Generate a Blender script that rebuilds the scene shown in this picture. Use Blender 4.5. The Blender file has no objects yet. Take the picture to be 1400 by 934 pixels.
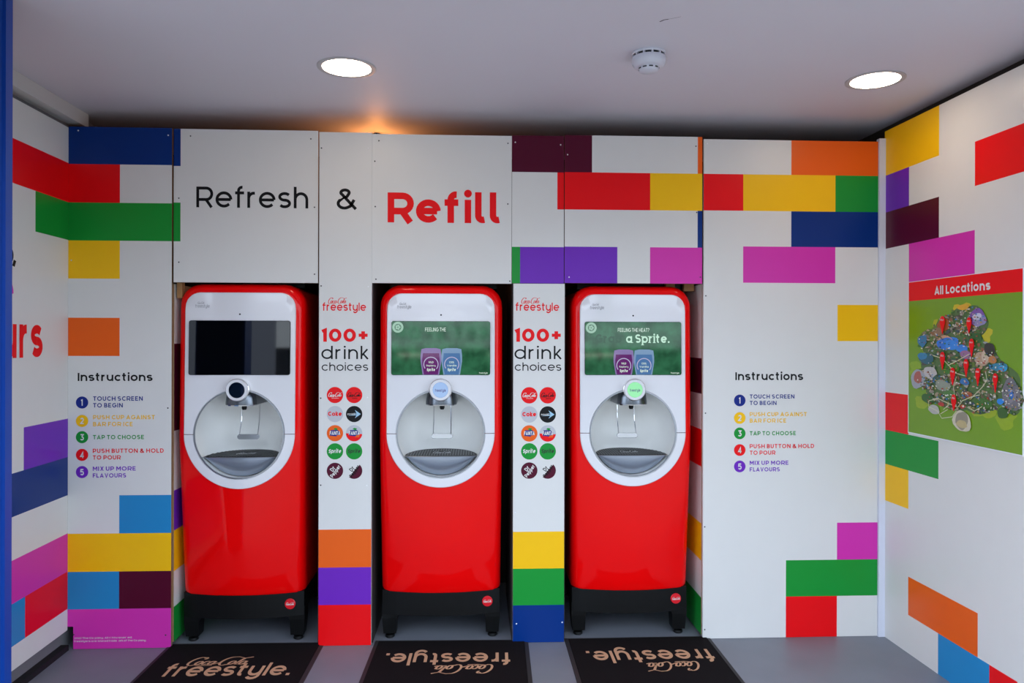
import bpy, math, random
from mathutils import Vector, Matrix

# ------------------------------------------------------------------ camera
FPX, W, H = 1030.0, 1400.0, 934.0
HORIZ = 464.2                       # image row of the horizon at the centre
DIST, EYE = 4.274, 1.72
YAW, ROLL = math.radians(2.68), 0.0022
Fw = Vector((math.sin(YAW), math.cos(YAW), 0))
R0 = Vector((math.cos(YAW), -math.sin(YAW), 0)); U0 = Vector((0, 0, 1))
Rt = R0*math.cos(ROLL) + U0*math.sin(ROLL)
Up = -R0*math.sin(ROLL) + U0*math.cos(ROLL)
CAM = Vector((0, -DIST, EYE))
C = bpy.context.scene.collection
cd = bpy.data.cameras.new('camera'); cam = bpy.data.objects.new('camera', cd); C.objects.link(cam)
m = Matrix((Rt, Up, -Fw)).transposed().to_4x4(); m.translation = CAM
cam.matrix_world = m
cd.sensor_width = 36; cd.lens = FPX/W*36; cd.shift_y = -(H/2-HORIZ)/W
cd.clip_start = 0.05
bpy.context.scene.camera = cam

# ------------------------------------------------------------------ world, exposure
sc = bpy.context.scene
sc.view_settings.view_transform = 'Standard'; sc.view_settings.look = 'None'
sc.view_settings.gamma = 1; sc.view_settings.use_curve_mapping = False
sc.view_settings.exposure = 0.65
w = bpy.data.worlds.new('overcast sky'); sc.world = w; w.use_nodes = True
bg = w.node_tree.nodes['Background']
bg.inputs[0].default_value = (0.72, 0.84, 1.0, 1); bg.inputs[1].default_value = 2.6
sl = bpy.data.lights.new('sun', 'SUN'); sl.energy = 0.8; sl.angle = .02; sl.color = (1, .95, .88)
so = bpy.data.objects.new('sun', sl); C.objects.link(so)
so.rotation_euler = Vector((-.25, .42, 1)).to_track_quat('Z', 'Y').to_euler()      # stands behind the alcove, lights the square in front of it

# ------------------------------------------------------------------ materials
def lin(c):
    if isinstance(c, str):
        c = [int(c[i:i+2], 16)/255 for i in (0, 2, 4)]
    return tuple((x/12.92 if x <= .04045 else ((x+.055)/1.055)**2.4) for x in c) + (1,)
_m = {}
def mat(name, col, rough=.5, metal=0, coat=0, emit=None, es=1, var=.06, vs=9, bump=0, bs=300, spec=.5):
    if name in _m: return _m[name]
    M = bpy.data.materials.new(name); M.use_nodes = True
    nt = M.node_tree; b = nt.nodes['Principled BSDF']
    c = lin(col)
    tc = nt.nodes.new('ShaderNodeTexCoord')
    if var:
        n = nt.nodes.new('ShaderNodeTexNoise'); n.inputs['Scale'].default_value = vs; n.inputs['Detail'].default_value = 5
        r = nt.nodes.new('ShaderNodeMixRGB'); r.blend_type = 'MIX'
        r.inputs[1].default_value = tuple(x*(1-var) for x in c[:3])+(1,)
        r.inputs[2].default_value = tuple(min(1, x*(1+var)) for x in c[:3])+(1,)
        nt.links.new(tc.outputs['Object'], n.inputs['Vector'])
        nt.links.new(n.outputs['Fac'], r.inputs[0]); nt.links.new(r.outputs[0], b.inputs['Base Color'])
    else: b.inputs['Base Color'].default_value = c
    if bump:
        n2 = nt.nodes.new('ShaderNodeTexNoise'); n2.inputs['Scale'].default_value = bs; n2.inputs['Detail'].default_value = 3
        bp = nt.nodes.new('ShaderNodeBump'); bp.inputs['Strength'].default_value = bump; bp.inputs['Distance'].default_value = .002
        nt.links.new(tc.outputs['Object'], n2.inputs['Vector'])
        nt.links.new(n2.outputs['Fac'], bp.inputs['Height']); nt.links.new(bp.outputs[0], b.inputs['Normal'])
    b.inputs['Roughness'].default_value = rough; b.inputs['Metallic'].default_value = metal
    b.inputs['Coat Weight'].default_value = coat; b.inputs['Coat Roughness'].default_value = .04
    b.inputs['Specular IOR Level'].default_value = spec
    if emit:
        b.inputs['Emission Color'].default_value = lin(emit); b.inputs['Emission Strength'].default_value = es
    _m[name] = M; return M
COL = dict(white='DAD9D6', red='EA0C14', orange='EA6018', yellow='F5BE12', green='179034', navy='032F78',
           purple='6E28B4', magenta='D233A8', blue='2486C0', maroon='500626', black='0E0E10')
COL_INK = dict(COL, navy='15297F')
def vinyl(c): return mat('vinyl_'+c, COL[c], rough=.32, var=.02, bump=.05, bs=90, spec=.22)
def ink(c): return mat('ink_'+c, COL_INK.get(c, c), rough=.5, var=.01, spec=.2)
PLASTIC_RED = mat('red_gloss_plastic', 'EA0204', rough=.45, coat=.4, var=.02, spec=.05)
PLASTIC_WHITE = mat('white_gloss_plastic', 'E0E0E4', rough=.2, coat=.6, var=.01)
BLACK_PL = mat('black_plastic', '08090A', rough=.45, var=.1, spec=.25)
BOWLM = mat('grey_bowl_plastic', 'F2F2EF', rough=.4, var=.03)
STEEL = mat('brushed_steel', 'A4A8AE', rough=.28, metal=1, var=.05, bump=.05)
DARKSTEEL = mat('dark_steel', '70757C', rough=.25, metal=1, var=.05)
CHROME = mat('chrome', 'E6E6E6', rough=.08, metal=1, var=0)
SCREWD = mat('dark_screw', '4A4A4C', rough=.4, metal=.6, var=0)
SCREWW = mat('white_screw', 'EDEDED', rough=.4, var=0)
EDGE = mat('board_edge', '8A6B4C', rough=.8, var=.15, vs=40)
CORE = mat('board_white_edge', 'E2E4E8', rough=.5, var=.02)
TIMBER = mat('rough_timber', '9A7146', rough=.8, var=.25, vs=14)
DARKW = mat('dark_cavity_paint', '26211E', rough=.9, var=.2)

# ------------------------------------------------------------------ mesh helper
class MB:
    def __init__(s): s.v, s.f, s.m, s.mats = [], [], [], []
    def mi(s, M):
        if M not in s.mats: s.mats.append(M)
        return s.mats.index(M)
    def face(s, pts, M):
        b = len(s.v); s.v += [Vector(p) for p in pts]; s.f.append(list(range(b, b+len(pts)))); s.m.append(s.mi(M))
    def box(s, x0, x1, y0, y1, z0, z1, M, fr=None):
        P = [(x, y, z) for x in (x0, x1) for y in (y0, y1) for z in (z0, z1)]
        if fr: P = [fr(*p) for p in P]
        b = len(s.v); s.v += [Vector(p) for p in P]; k = s.mi(M)
        for q in ((0,1,3,2),(4,6,7,5),(0,4,5,1),(2,3,7,6),(0,2,6,4),(1,5,7,3)):
            s.f.append([b+i for i in q]); s.m.append(k)
    def loft(s, loops, M, cap0=False, cap1=False, closed=True):
        b = len(s.v); n = len(loops[0]); k = s.mi(M)
        for L in loops: s.v += [Vector(p) for p in L]
        for i in range(len(loops)-1):
            for j in range(n if closed else n-1):
                a, c = b+i*n+j, b+i*n+(j+1) % n
                s.f.append([a, c, c+n, a+n]); s.m.append(k)
        if cap0: s.f.append([b+j for j in range(n)][::-1]); s.m.append(k)
        if cap1: s.f.append([b+(len(loops)-1)*n+j for j in range(n)]); s.m.append(k)
    def lathe(s, prof, M, c=(0,0,0), axis='z', n=32, cap0=False, cap1=False):
        L = []
        for r, h in prof:
            ring = []
            for i in range(n):
                a = 2*math.pi*i/n; x, y = r*math.cos(a), r*math.sin(a)
                ring.append((c[0]+x, c[1]+y, c[2]+h) if axis == 'z' else (c[0]+x, c[1]+h, c[2]+y))
            L.append(ring)
        s.loft(L, M, cap0, cap1)
    def tube(s, pts, r, M, n=8):
        pts = [Vector(p) for p in pts]; L = []
        for i, p in enumerate(pts):
            d = (pts[min(i+1, len(pts)-1)]-pts[max(i-1, 0)]).normalized()
            a = d.orthogonal().normalized() if i == 0 else (L_a - d*L_a.dot(d)).normalized()
            L_a = a; b = d.cross(a)
            L.append([p+a*r*math.cos(2*math.pi*j/n)+b*r*math.sin(2*math.pi*j/n) for j in range(n)])
        s.loft(L, M, True, True)
    def build(s, name, parent=None, loc=(0,0,0), smooth=False, angle=35, deform=None, normals=True):
        me = bpy.data.meshes.new(name); loc = Vector(loc)
        V = [deform(v) if deform else v for v in s.v]
        me.from_pydata([tuple(v-loc) for v in V], [], s.f)
        for M in s.mats: me.materials.append(M)
        me.polygons.foreach_set('material_index', s.m)
        if normals:
            import bmesh
            bm = bmesh.new(); bm.from_mesh(me); bmesh.ops.recalc_face_normals(bm, faces=bm.faces); bm.to_mesh(me); bm.free()
        if smooth:
            me.polygons.foreach_set('use_smooth', [True]*len(me.polygons)); me.set_sharp_from_angle(angle=math.radians(angle))
        o = bpy.data.objects.new(name, me); C.objects.link(o)
        if parent: o.parent = parent
        else: o.location = loc
        return o
def tag(o, label, cat, group=None):
    o['label'] = label; o['category'] = cat
    if group: o['group'] = group
    return o
def thing(name, label, cat, loc=(0,0,0), rz=0, group=None):
    o = bpy.data.objects.new(name, None); C.objects.link(o); o.location = loc; o.rotation_euler.z = rz
    o.empty_display_size = .1
    return tag(o, label, cat, group)
def dup(root, loc, rz, label):
    r = root.copy(); C.objects.link(r); r.location = loc; r.rotation_euler.z = rz; r['label'] = label
    for ch in list(root.children):
        c = ch.copy(); C.objects.link(c); c.parent = r
        for g in ch.children:
            d = g.copy(); C.objects.link(d); d.parent = c
    return r
def struct(o): o['kind'] = 'structure'; return o

# ------------------------------------------------------------------ planes of the real place
class Plane:
    def __init__(s, O, U, V, N): s.O, s.U, s.V, s.N = Vector(O), Vector(U), Vector(V), Vector(N)
    def uv(s, x, y):
        d = Fw*FPX + Rt*(x-700) + Up*(HORIZ-y)
        t = (s.O-CAM).dot(s.N)/d.dot(s.N); p = CAM+d*t-s.O
        return p.dot(s.U), p.dot(s.V)
    def pt(s, u, v, d=0): return s.O+s.U*u+s.V*v+s.N*d
    def px(s, x, y): u, v = s.uv(x, y); return s.pt(u, v)
FRONT = Plane((0,0,0), (1,0,0), (0,0,1), (0,-1,0))
FLOOR = Plane((0,0,0), (1,0,0), (0,1,0), (0,0,1))
sd = Fw*FPX + Rt*(628-700); sd.z = 0; sd.normalize()       # run of the side walls
XL = FRONT.uv(93, 500)[0]; XR = FRONT.uv(1209, 500)[0]
LEFT = Plane((XL,0,0), sd, (0,0,1), (sd.y, -sd.x, 0))
RIGHT = Plane((XR,0,0), -sd, (0,0,1), (-sd.y, sd.x, 0))
CEILZ = EYE+1.275
CEIL = Plane((0,0,CEILZ), (1,0,0), (0,-1,0), (0,0,-1))

# ------------------------------------------------------------------ stroke lettering
def arc(cx, cy, rx, ry, a0, a1, n=None):
    n = n or max(4, int(abs(a1-a0)/14))
    return [(cx+rx*math.cos(math.radians(a0+(a1-a0)*i/n)), cy+ry*math.sin(math.radians(a0+(a1-a0)*i/n))) for i in range(n+1)]
def glyph(ch, w):
    p = w/2; xh = .78; r = (xh-w)/2; cy = xh/2; rx = r*1.06+.01; rc = .5-p; D = []
    def S(*pts): D.append(list(pts))
    def A(*a): D.append(arc(*a))
    if ch == ' ': return [], .3
    if ch == 'o': A(p+rx, cy, rx, r, 0, 360); return D, w+2*rx
    if ch == 'e': S((p, cy), (p+2*rx-.01, cy)); A(p+rx, cy, rx, r, 0, 318); return D, w+2*rx
    if ch == 'c': A(p+rx, cy, rx, r, 42, 318); return D, w+1.8*rx
    if ch == 'd': A(p+rx, cy, rx, r, 0, 360); S((p+2*rx, 0), (p+2*rx, 1.04)); return D, w+2*rx
    if ch == 'a': A(p+rx, cy, rx, r, 0, 360); S((p+2*rx, 0), (p+2*rx, xh)); return D, w+2*rx
    if ch == 'b': A(p+rx, cy, rx, r, 0, 360); S((p, 0), (p, 1.04)); return D, w+2*rx
    if ch == 'p': A(p+rx, cy, rx, r, 0, 360); S((p, -.27), (p, xh)); return D, w+2*rx
    if ch in 'nh':
        k = .295; t = 1.04 if ch == 'h' else xh; S((p, 0), (p, t))
        D.append([(p, xh-p-k)]+arc(p+k, xh-p-k, k, k, 180, 0)+[(p+2*k, 0)]); return D, w+2*k
    if ch == 'u':
        k = .295; D.append([(p, xh)]+arc(p+k, p+k, k, k, 180, 360)+[(p+2*k, xh)]); S((p+2*k, 0), (p+2*k, xh)); return D, w+2*k
    if ch == 'y':
        k = .295; D.append([(p, xh)]+arc(p+k, p+k, k, k, 180, 360)+[(p+2*k, xh)])
        D.append([(p+2*k, xh)]+arc(p+k, -.3+p+k*.9, k, k*.9, 0, -150)); return D, w+2*k
    if ch == 'r': S((p, 0), (p, xh)); D.append([(p, xh-p-.26)]+arc(p+.26, xh-p-.26, .26, .26, 180, 85)+[(p+.31, xh-p)]); return D, w+.3
    if ch == 'i': S((p, 0), (p, xh)); D.append([(p, max(.97, xh+w*.95))]); return D, w
    if ch == 'l': S((p, 0), (p, 1.04)); return D, w
    if ch == 'L_': D.append([(p, 1.04), (p, p+.15)]+arc(p+.15, p+.15, .15, .15, 180, 275)+[(p+.21, p+.01)]); return D, w+.15
    if ch == 't': D.append([(p+.1, 1.0), (p+.1, p+.13)]+arc(p+.23, p+.13, .13, .13, 180, 290)); S((0, xh-p*.9), (.4+p*.4, xh-p*.9)); return D, w+.32
    if ch == 'f': D.append([(p+.1, 0), (p+.1, 1.06-p-.17)]+arc(p+.27, 1.06-p-.17, .17, .17, 180, 80)); S((0, xh-p*.9), (.42+p*.4, xh-p*.9)); return D, w+.33
    if ch == 'k': S((p, 0), (p, 1.04)); S((p, .26), (.5, xh)); S((.2, .40), (.54, 0)); return D, .58
    if ch == 's':
        q = (xh-w)/4; R = .25; A(p+R, xh-p-q, R, q, 32, 270); A(p+R, p+q, R, q, 90, -148); return D, w+2*R
    # capitals
    if ch == 'A': S((p*.9, 0), (.45, 1-p), (.9-p*.9, 0)); S((.2, .27), (.7, .27)); return D, .9
    if ch == 'B': D.append([(p, 0), (p, 1-p), (.38, 1-p)]+arc(.38, .75-p*.4, .2, .25-p*.6, 90, -90)+[(w, .5)]); D.append([(.4, .5)]+arc(.42, .25+p*.3, .22, .25-p*.7, 90, -90)+[(w, p)]); return D, .66+p*.6
    if ch == 'C': A(.5, .5, .46-p*.8, rc, 45, 315); return D, .86
    if ch == 'D': D.append([(p, 0), (p, 1-p), (.38, 1-p)]+arc(.38, .5, .42-p, rc, 90, -90)+[(w, p)]); return D, .82
    if ch == 'E': S((.64, 1-p), (p, 1-p), (p, p), (.66, p)); S((p, .5), (.58, .5)); return D, .68
    if ch == 'F': S((.64, 1-p), (p, 1-p), (p, 0)); S((p, .48), (.56, .48)); return D, .64
    if ch == 'G': D.append(arc(.5, .5, .48-p*.8, rc, 45, 330)+[(.5+.44-p*.7, .47), (.55, .47)]); return D, .95
    if ch == 'H': S((p, 0), (p, 1)); S((.74, 0), (.74, 1)); S((p, .5), (.74, .5)); return D, .74+p
    if ch == 'I': S((p, 0), (p, 1)); return D, w
    if ch == 'K': S((p, 0), (p, 1)); S((p, .33), (.62, 1)); S((.26, .52), (.66, 0)); return D, .7
    if ch == 'L': S((p, 1), (p, p), (.6, p)); return D, .6
    if ch == 'M': S((p, 0), (p, 1)); S((.84, 0), (.84, 1)); S((p, .95), (.42+p/2, .35), (.84, .95)); return D, .84+p
    if ch == 'N': S((p, 0), (p, 1)); S((.74, 0), (.74, 1)); S((p, .96), (.74, .04)); return D, .74+p
    if ch == 'O': A(.52, .5, .5-p*.8, rc, 0, 360); return D, 1.04
    if ch == 'P': D.append([(p, 0), (p, 1-p), (.42, 1-p)]+arc(.42, .69-p*.5, .25, .31-p*.5, 90, -90)+[(w, .38)]); return D, .64+p
    if ch == 'R': D.append([(p, 0), (p, 1-p), (.5, 1-p)]+arc(.5, .69-p*.5, .27, .31-p*.5, 90, -90)+[(w, .38)]); S((.47, .40), (.76, 0)); return D, .82
    if ch == 'S':
        q = (1-w)/4; R = .28; A(p+R, 1-p-q, R, q, 35, 270); A(p+R, p+q, R, q, 90, -145); return D, w+2*R
    if ch == 'T': S((0, 1-p), (.72, 1-p)); S((.36, 1-p), (.36, 0)); return D, .72
    if ch == 'U': D.append([(p, 1)]+arc(.38, .36, .38-p, .36-p, 180, 360)+[(.76-p, 1)]); return D, .76
    if ch == 'V': S((p, 1), (.42, p*.6), (.84-p, 1)); return D, .84
    if ch == 'W': S((p, 1), (.32, p*.6), (.6, .9), (.88, p*.6), (1.2-p, 1)); return D, 1.2
    if ch == 'X': S((p, 0), (.66, 1)); S((p, 1), (.66, 0)); return D, .7
    if ch == 'Y': S((p, 1), (.36, .45), (.72-p, 1)); S((.36, .5), (.36, 0)); return D, .72
    if ch == '1': S((p*.3, 1-p*1.8), (.24, 1-p), (.24, 0)); return D, .24+p
    if ch == '2': D.append(arc(.33, .69, .29-p*.4, .31-p, 160, -30)+[(.08, p), (.66, p)]); return D, .66
    if ch == '3': S((.06, 1-p), (.56, 1-p), (.3, .58)); D.append([(.3, .58)]+arc(.32, .31, .28, .29-p*.7, 85, -150)); return D, .66
    if ch == '4': S((.56, 0), (.56, 1-p), (p, .27), (.78, .27)); return D, .78
    if ch == '5': D.append([(.6, 1-p), (.14, 1-p), (.1, .55)]+arc(.33, .33, .27, .31-p*.6, 120, -150)); return D, .66
    if ch == '0': A(.42, .5, .42-p, rc, 0, 360); return D, .84
    if ch == '+': S((.05, .5), (.65, .5)); S((.35, .2), (.35, .8)); return D, .7
    if ch == '.': S((0, p), (w*1.1, p)); return D, w*1.1
    if ch == ',': S((w*.7, w*.9), (0.02, -.18)); return D, w
    if ch == '-': S((0, .4), (.3, .4)); return D, .3
    if ch == '?': D.append(arc(.26, .74, .24, .24-p*.6, 170, -60)+[(.26, .42), (.26, .25)]); S((.26-p, p), (.26+p, p)); return D, .54
    if ch == '&':
        D.append([(.88, 0), (.25, .7)]+arc(.38, .79, .19, .2-p, 205, -30)+[(.47, .6), (.2, .46)]+arc(.35, .27, .31-p*.4, .27-p*.7, 120, 300)+[(.62, .14), (.8, .45)]); return D, .9
    return [], .3
def layout(text, w, gap=.12):
    out = []; x = 0; i = 0
    for ch in text:
        S, a = glyph('L_' if ch == '|' else ch, w)
        for s in S: out.append([(px+x, py) for px, py in s])
        x += a + (0 if ch == ' ' else gap)
    return out, x-gap
def script_logo(w=.07):
    """flowing two-word script with a swash, drawn with a slanted pen"""
    D = []; x = 0; k = .3
    def put(pts): D.append([(px+py*.42, py) for px, py in pts])
    put(arc(.42, .5, .34, .5, 55, 300, 22)+[(1.1, -.02), (1.75, .0)])
    put(arc(.66, .87, .1, .1, 150, -90))
    put(arc(.72, .3, .15, .2, 0, 360)); put(arc(1.14, .3, .15, .2, 50, 320))
    put(arc(1.48, .3, .15, .2, 0, 360)); put([(1.62, .5), (1.66, .12), (1.84, .25), (1.98, .3)])
    put(arc(2.32, .5, .34, .5, 80, 300, 22)+[(2.72, .12)])
    put([(2.2, 1.0), (2.6, 1.03), (3.1, .86), (3.5, 1.0)])
    put(arc(2.72, .3, .15, .2, 0, 360))
    put([(3.0, .15), (3.02, .85), (3.12, .8), (3.02, .12), (3.2, .14)])
    put(arc(3.36, .3, .15, .2, 0, 360)); put([(3.5, .5), (3.54, .12), (3.7, .2)])
    return D, 3.8
def ribbons(mb, strokes, w, tf, M, pen=None):
    si = 0; tf0 = tf
    def tf(x, y): return tf0(x, y, dz)
    for s in strokes:
        s = [q for i, q in enumerate(s) if i == 0 or abs(q[0]-s[i-1][0])+abs(q[1]-s[i-1][1]) > 1e-5]
        si += 1; dz = (si % 5)*.00012
        if len(s) == 1:
            mb.face([tf(s[0][0]+w*.6*math.cos(i*math.pi/9), s[0][1]+w*.6*math.sin(i*math.pi/9)) for i in range(18)], M); continue
        n = len(s); closed = n > 3 and abs(s[0][0]-s[-1][0])+abs(s[0][1]-s[-1][1]) < 1e-6
        L, Rr = [], []
        for i in range(n):
            a = s[i-1] if i else (s[-2] if closed else None)
            b = s[i+1] if i < n-1 else (s[1] if closed else None)
            d = []
            if a is not None: v = (s[i][0]-a[0], s[i][1]-a[1]); l = math.hypot(*v) or 1; d.append((v[0]/l, v[1]/l))
            if b is not None: v = (b[0]-s[i][0], b[1]-s[i][1]); l = math.hypot(*v) or 1; d.append((v[0]/l, v[1]/l))
            n1 = (-d[0][1], d[0][0]); n2 = (-d[-1][1], d[-1][0])
            q = (n1[0]+n2[0], n1[1]+n2[1]); l = math.hypot(*q) or 1; q = (q[0]/l, q[1]/l)
            k = 1/max(.45, q[0]*n1[0]+q[1]*n1[1])
            ww = w/2*k
            if pen: ww = w/2*(.45+.9*abs(q[0]))
            L.append(tf(s[i][0]+q[0]*ww, s[i][1]+q[1]*ww)); Rr.append(tf(s[i][0]-q[0]*ww, s[i][1]-q[1]*ww))
        b0 = len(mb.v); k = mb.mi(M); mb.v += L+Rr
        for i in range(n-1): mb.f.append([b0+n+i, b0+n+i+1, b0+i+1, b0+i]); mb.m.append(k)
def text_uv(mb, pl, text, u0, u1, v0, v1, w, M, d=.0008, flip=False, script=False, gap=.15, slant=0, serif=False):
    """v0 baseline, v1 cap line"""
    S, tw = script_logo(w) if script else layout(text, w, gap)
    sx, sy = (u1-u0)/tw, v1-v0
    def tf(x, y, z=0):
        uu, vv = u0+(x+slant*y)*sx, v0+y*sy
        if flip: uu, vv = u0+u1-uu, 2*v0-vv
        return pl.pt(uu, vv, d+z)
    ribbons(mb, S, w, tf, M, pen=script)
    if serif:
        x = 0; p = w/2; xh = .78; rx = (xh-w)/2*1.06+.01
        for ch in text:
            a = glyph(ch, w)[1]
            for sx_, sy_ in {'p': ((p, -.24), (p-.06, xh-.03)), 'r': ((p, .03), (p-.06, xh-.03)), 'i': ((p, .03), (p-.06, xh-.03)), 'a': ((p+2*rx+.05, .03),), 'b': ((p, 1.0),)}.get(ch, ()):
                ribbons(mb, [[(x+sx_-.19, sy_), (x+sx_+.19, sy_)]], .075, tf, M)
            x += a + (0 if ch == ' ' else gap)
def text_px(mb, pl, text, x0, x1, yb, yc, w, M, **k):
    ym = (yb+yc)/2; xm = (x0+x1)/2
    text_uv(mb, pl, text, pl.uv(x0, ym)[0], pl.uv(x1, ym)[0], pl.uv(xm, yb)[1], pl.uv(xm, yc)[1], w, M, **k)
def disc(mb, pl, u, v, r, M, d=.0008, n=28, a0=0, a1=360):
    mb.face([pl.pt(u+r*math.cos(math.radians(a0+(a1-a0)*i/n)), v+r*math.sin(math.radians(a0+(a1-a0)*i/n)), d) for i in range(n)] , M)

# ------------------------------------------------------------------ setting
CEILM = mat('painted_ceiling', 'D2CFD8', rough=.6, var=.04, vs=1.2, bump=.1, bs=40)
FLOORM = mat('grey_floor_paint', '787C86', rough=.5, var=.16, vs=3.5, bump=.25, bs=120)
mb = MB(); mb.box(-3.2, 3.4, -1.55, 1.05, -.12, 0, FLOORM); struct(mb.build('floor'))
mb = MB(); mb.box(-4.5, 4.5, -2.5, 1.05, CEILZ, CEILZ+.15, CEILM)  # front stretch is an added, unseen canopy that darkens the upper boards
ceil = struct(mb.build('ceiling'))
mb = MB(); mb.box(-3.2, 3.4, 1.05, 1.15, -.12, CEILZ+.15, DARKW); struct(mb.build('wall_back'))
WALLM = mat('side_wall_paint', '6E6E72', rough=.8)
def slab(name, pl, u0, u1, v0, v1, d0, d1, M):
    mb = MB(); mb.box(u0, u1, v0, v1, d0, d1, M, fr=lambda a, b, c: pl.pt(a, b, c)); return mb.build(name)
struct(slab('wall_left', LEFT, -1.6, 1.05, 0, CEILZ, -.16, -.03, WALLM))
struct(slab('wall_right', RIGHT, -1.05, 1.65, 0, CEILZ, -.22, -.08, DARKW))
TRIMM = mat('grey_white_trim_paint', 'C4C4C2', rough=.5, var=.03)
struct(slab('trim_1', LEFT, -1.6, .12, EYE+1.197, CEILZ-.001, -.03, .05, TRIMM))
mb = MB(); mb.box(-4.5, 4.5, -2.52, -2.44, 2.61, CEILZ+.2, mat('shade_board_blue', '2A4C8C', rough=.5)); o = mb.build('shade_board'); struct(o); o['label'] = 'added unseen board under the canopy front, keeping sky light off the upper boards'  # unseen valance, added to block the sky from the upper boards
# blue painted post that closes the opening on the left
BLUEP = mat('blue_gloss_paint', '063C92', rough=.4, var=.08, vs=6, bump=.1, bs=30)
pp = Plane((0,-1.42,0), (1,0,0), (0,0,1), (0,-1,0)); px0 = pp.uv(16.5, 500)[0]
mb = MB(); mb.box(px0-.35, px0-.012, -1.62, -1.42, 0, CEILZ, BLUEP)
mb.box(px0-.36, px0, -1.46, -1.42, 0, CEILZ, BLUEP)
o = mb.build('trim_2'); struct(o); o['label'] = 'blue painted post at the left edge of the alcove'
slab('baseboard_left', LEFT, -1.6, -.01, 0, .03, -.03, .012, mat('black_rubber', '0C0D10', rough=.6))
struct(bpy.data.objects['baseboard_left'])
# white plastic corner strip on the right
mb = MB(); a, b = FRONT.uv(1200.3, 520)[0], FRONT.uv(1209.5, 520)[0]
mb.box(a, b, -.012, .02, 0, FRONT.uv(1205, 190)[1], mat('white_pvc', 'D6D9E6', rough=.3, var=.01)); struct(mb.build('trim_3'))

# ------------------------------------------------------------------ printed boards
def screws(parent, pl, pts, d, M, loc, r=.0042):
    proto = None
    for x, y in pts:
        u, v = pl.uv(x, y); p = pl.pt(u, v, d)
        if proto is None:
            mb = MB(); n = 10
            L = [[pl.U*rr*math.cos(2*math.pi*i/n)+pl.V*rr*math.sin(2*math.pi*i/n)+pl.N*h for i in range(n)] for rr, h in ((r, -.001), (r, .0008), (r*.7, .002))]
            mb.loft(L, M, True, True); proto = mb.build('screw', parent); proto.location = p-loc
        else:
            o = proto.copy(); C.objects.link(o); o.location = p-loc
def board(name, label, pl, x0, y0, x1, y1, rects, thick=.018, proud=0., holes=(), edge=None, base='white', ylr=None, cat='panel'):
    """x/y: outline read on the photograph; rects (x0,y0,x1,y1,colour) printed on the face"""
    q = Plane(pl.pt(0, 0, proud), pl.U, pl.V, pl.N)
    xm, ym = (x0+x1)/2, (y0+y1)/2
    U = sorted((q.uv(x0, ym)[0], q.uv(x1, ym)[0])); V = sorted((q.uv(xm, y1)[1], q.uv(xm, y0)[1]))
    if V[0] < .03: V[0] = .002
    def R(r):
        rx, ry = (r[0]+r[2])/2, (r[1]+r[3])/2
        rr = [q.uv(r[0], ry)[0], q.uv(rx, r[3])[1], q.uv(r[2], ry)[0], q.uv(rx, r[1])[1]]
        for i, lim in ((0, U[0]), (2, U[1]), (1, V[0]), (3, V[1])):
            if abs(rr[i]-lim) < .014 or (i == 1 and rr[i] < .05): rr[i] = lim
        return rr
    RR = [(R(r), r[4]) for r in rects]
    def breaks(lim, vals):
        vals = sorted([lim[0], lim[1]]+[v for v in vals if lim[0] < v < lim[1]]); out = [vals[0]]
        for v in vals[1:]:
            if v-out[-1] > .012: out.append(v)
        out[-1] = lim[1] if lim[1]-out[-1] < .012 else out[-1]
        if out[-1] != lim[1]: out.append(lim[1])
        return out
    us = breaks(U, [v for r, c in RR for v in (r[0], r[2])]); vs = breaks(V, [v for r, c in RR for v in (r[1], r[3])])
    nu, nv = len(us)-1, len(vs)-1; cell = {}
    for i in range(nu):
        for j in range(nv):
            cu, cv = (us[i]+us[i+1])/2, (vs[j]+vs[j+1])/2; c = base
            for r, cc in RR:
                if r[0]-.002 < cu < r[2]+.002 and r[1]-.002 < cv < r[3]+.002: c = cc
            if c: cell[i, j] = c
    mb = MB(); E = edge or EDGE; P = q.pt
    for (i, j), c in cell.items():
        a, b, e, f = us[i], us[i+1], vs[j], vs[j+1]
        mb.face([P(a, e), P(b, e), P(b, f), P(a, f)], vinyl(c)); mb.face([P(a, e, -thick), P(a, f, -thick), P(b, f, -thick), P(b, e, -thick)], E)
        for di, dj, s, t in ((-1, 0, (a, e), (a, f)), (1, 0, (b, f), (b, e)), (0, -1, (b, e), (a, e)), (0, 1, (a, f), (b, f))):
            if (i+di, j+dj) not in cell: mb.face([P(*s), P(*t), P(*t, -thick), P(*s, -thick)], E)
    loc = q.pt((U[0]+U[1])/2, V[0], -thick/2)
    t = thing(name, label, cat, loc)
    mb.build('board', t, loc, normals=False)
    t['_'] = 0; del t['_']
    return t, q, loc
def letters(parent, loc, fn):
    mb = MB(); fn(mb); return mb.build('lettering', parent, loc, normals=False)

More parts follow.
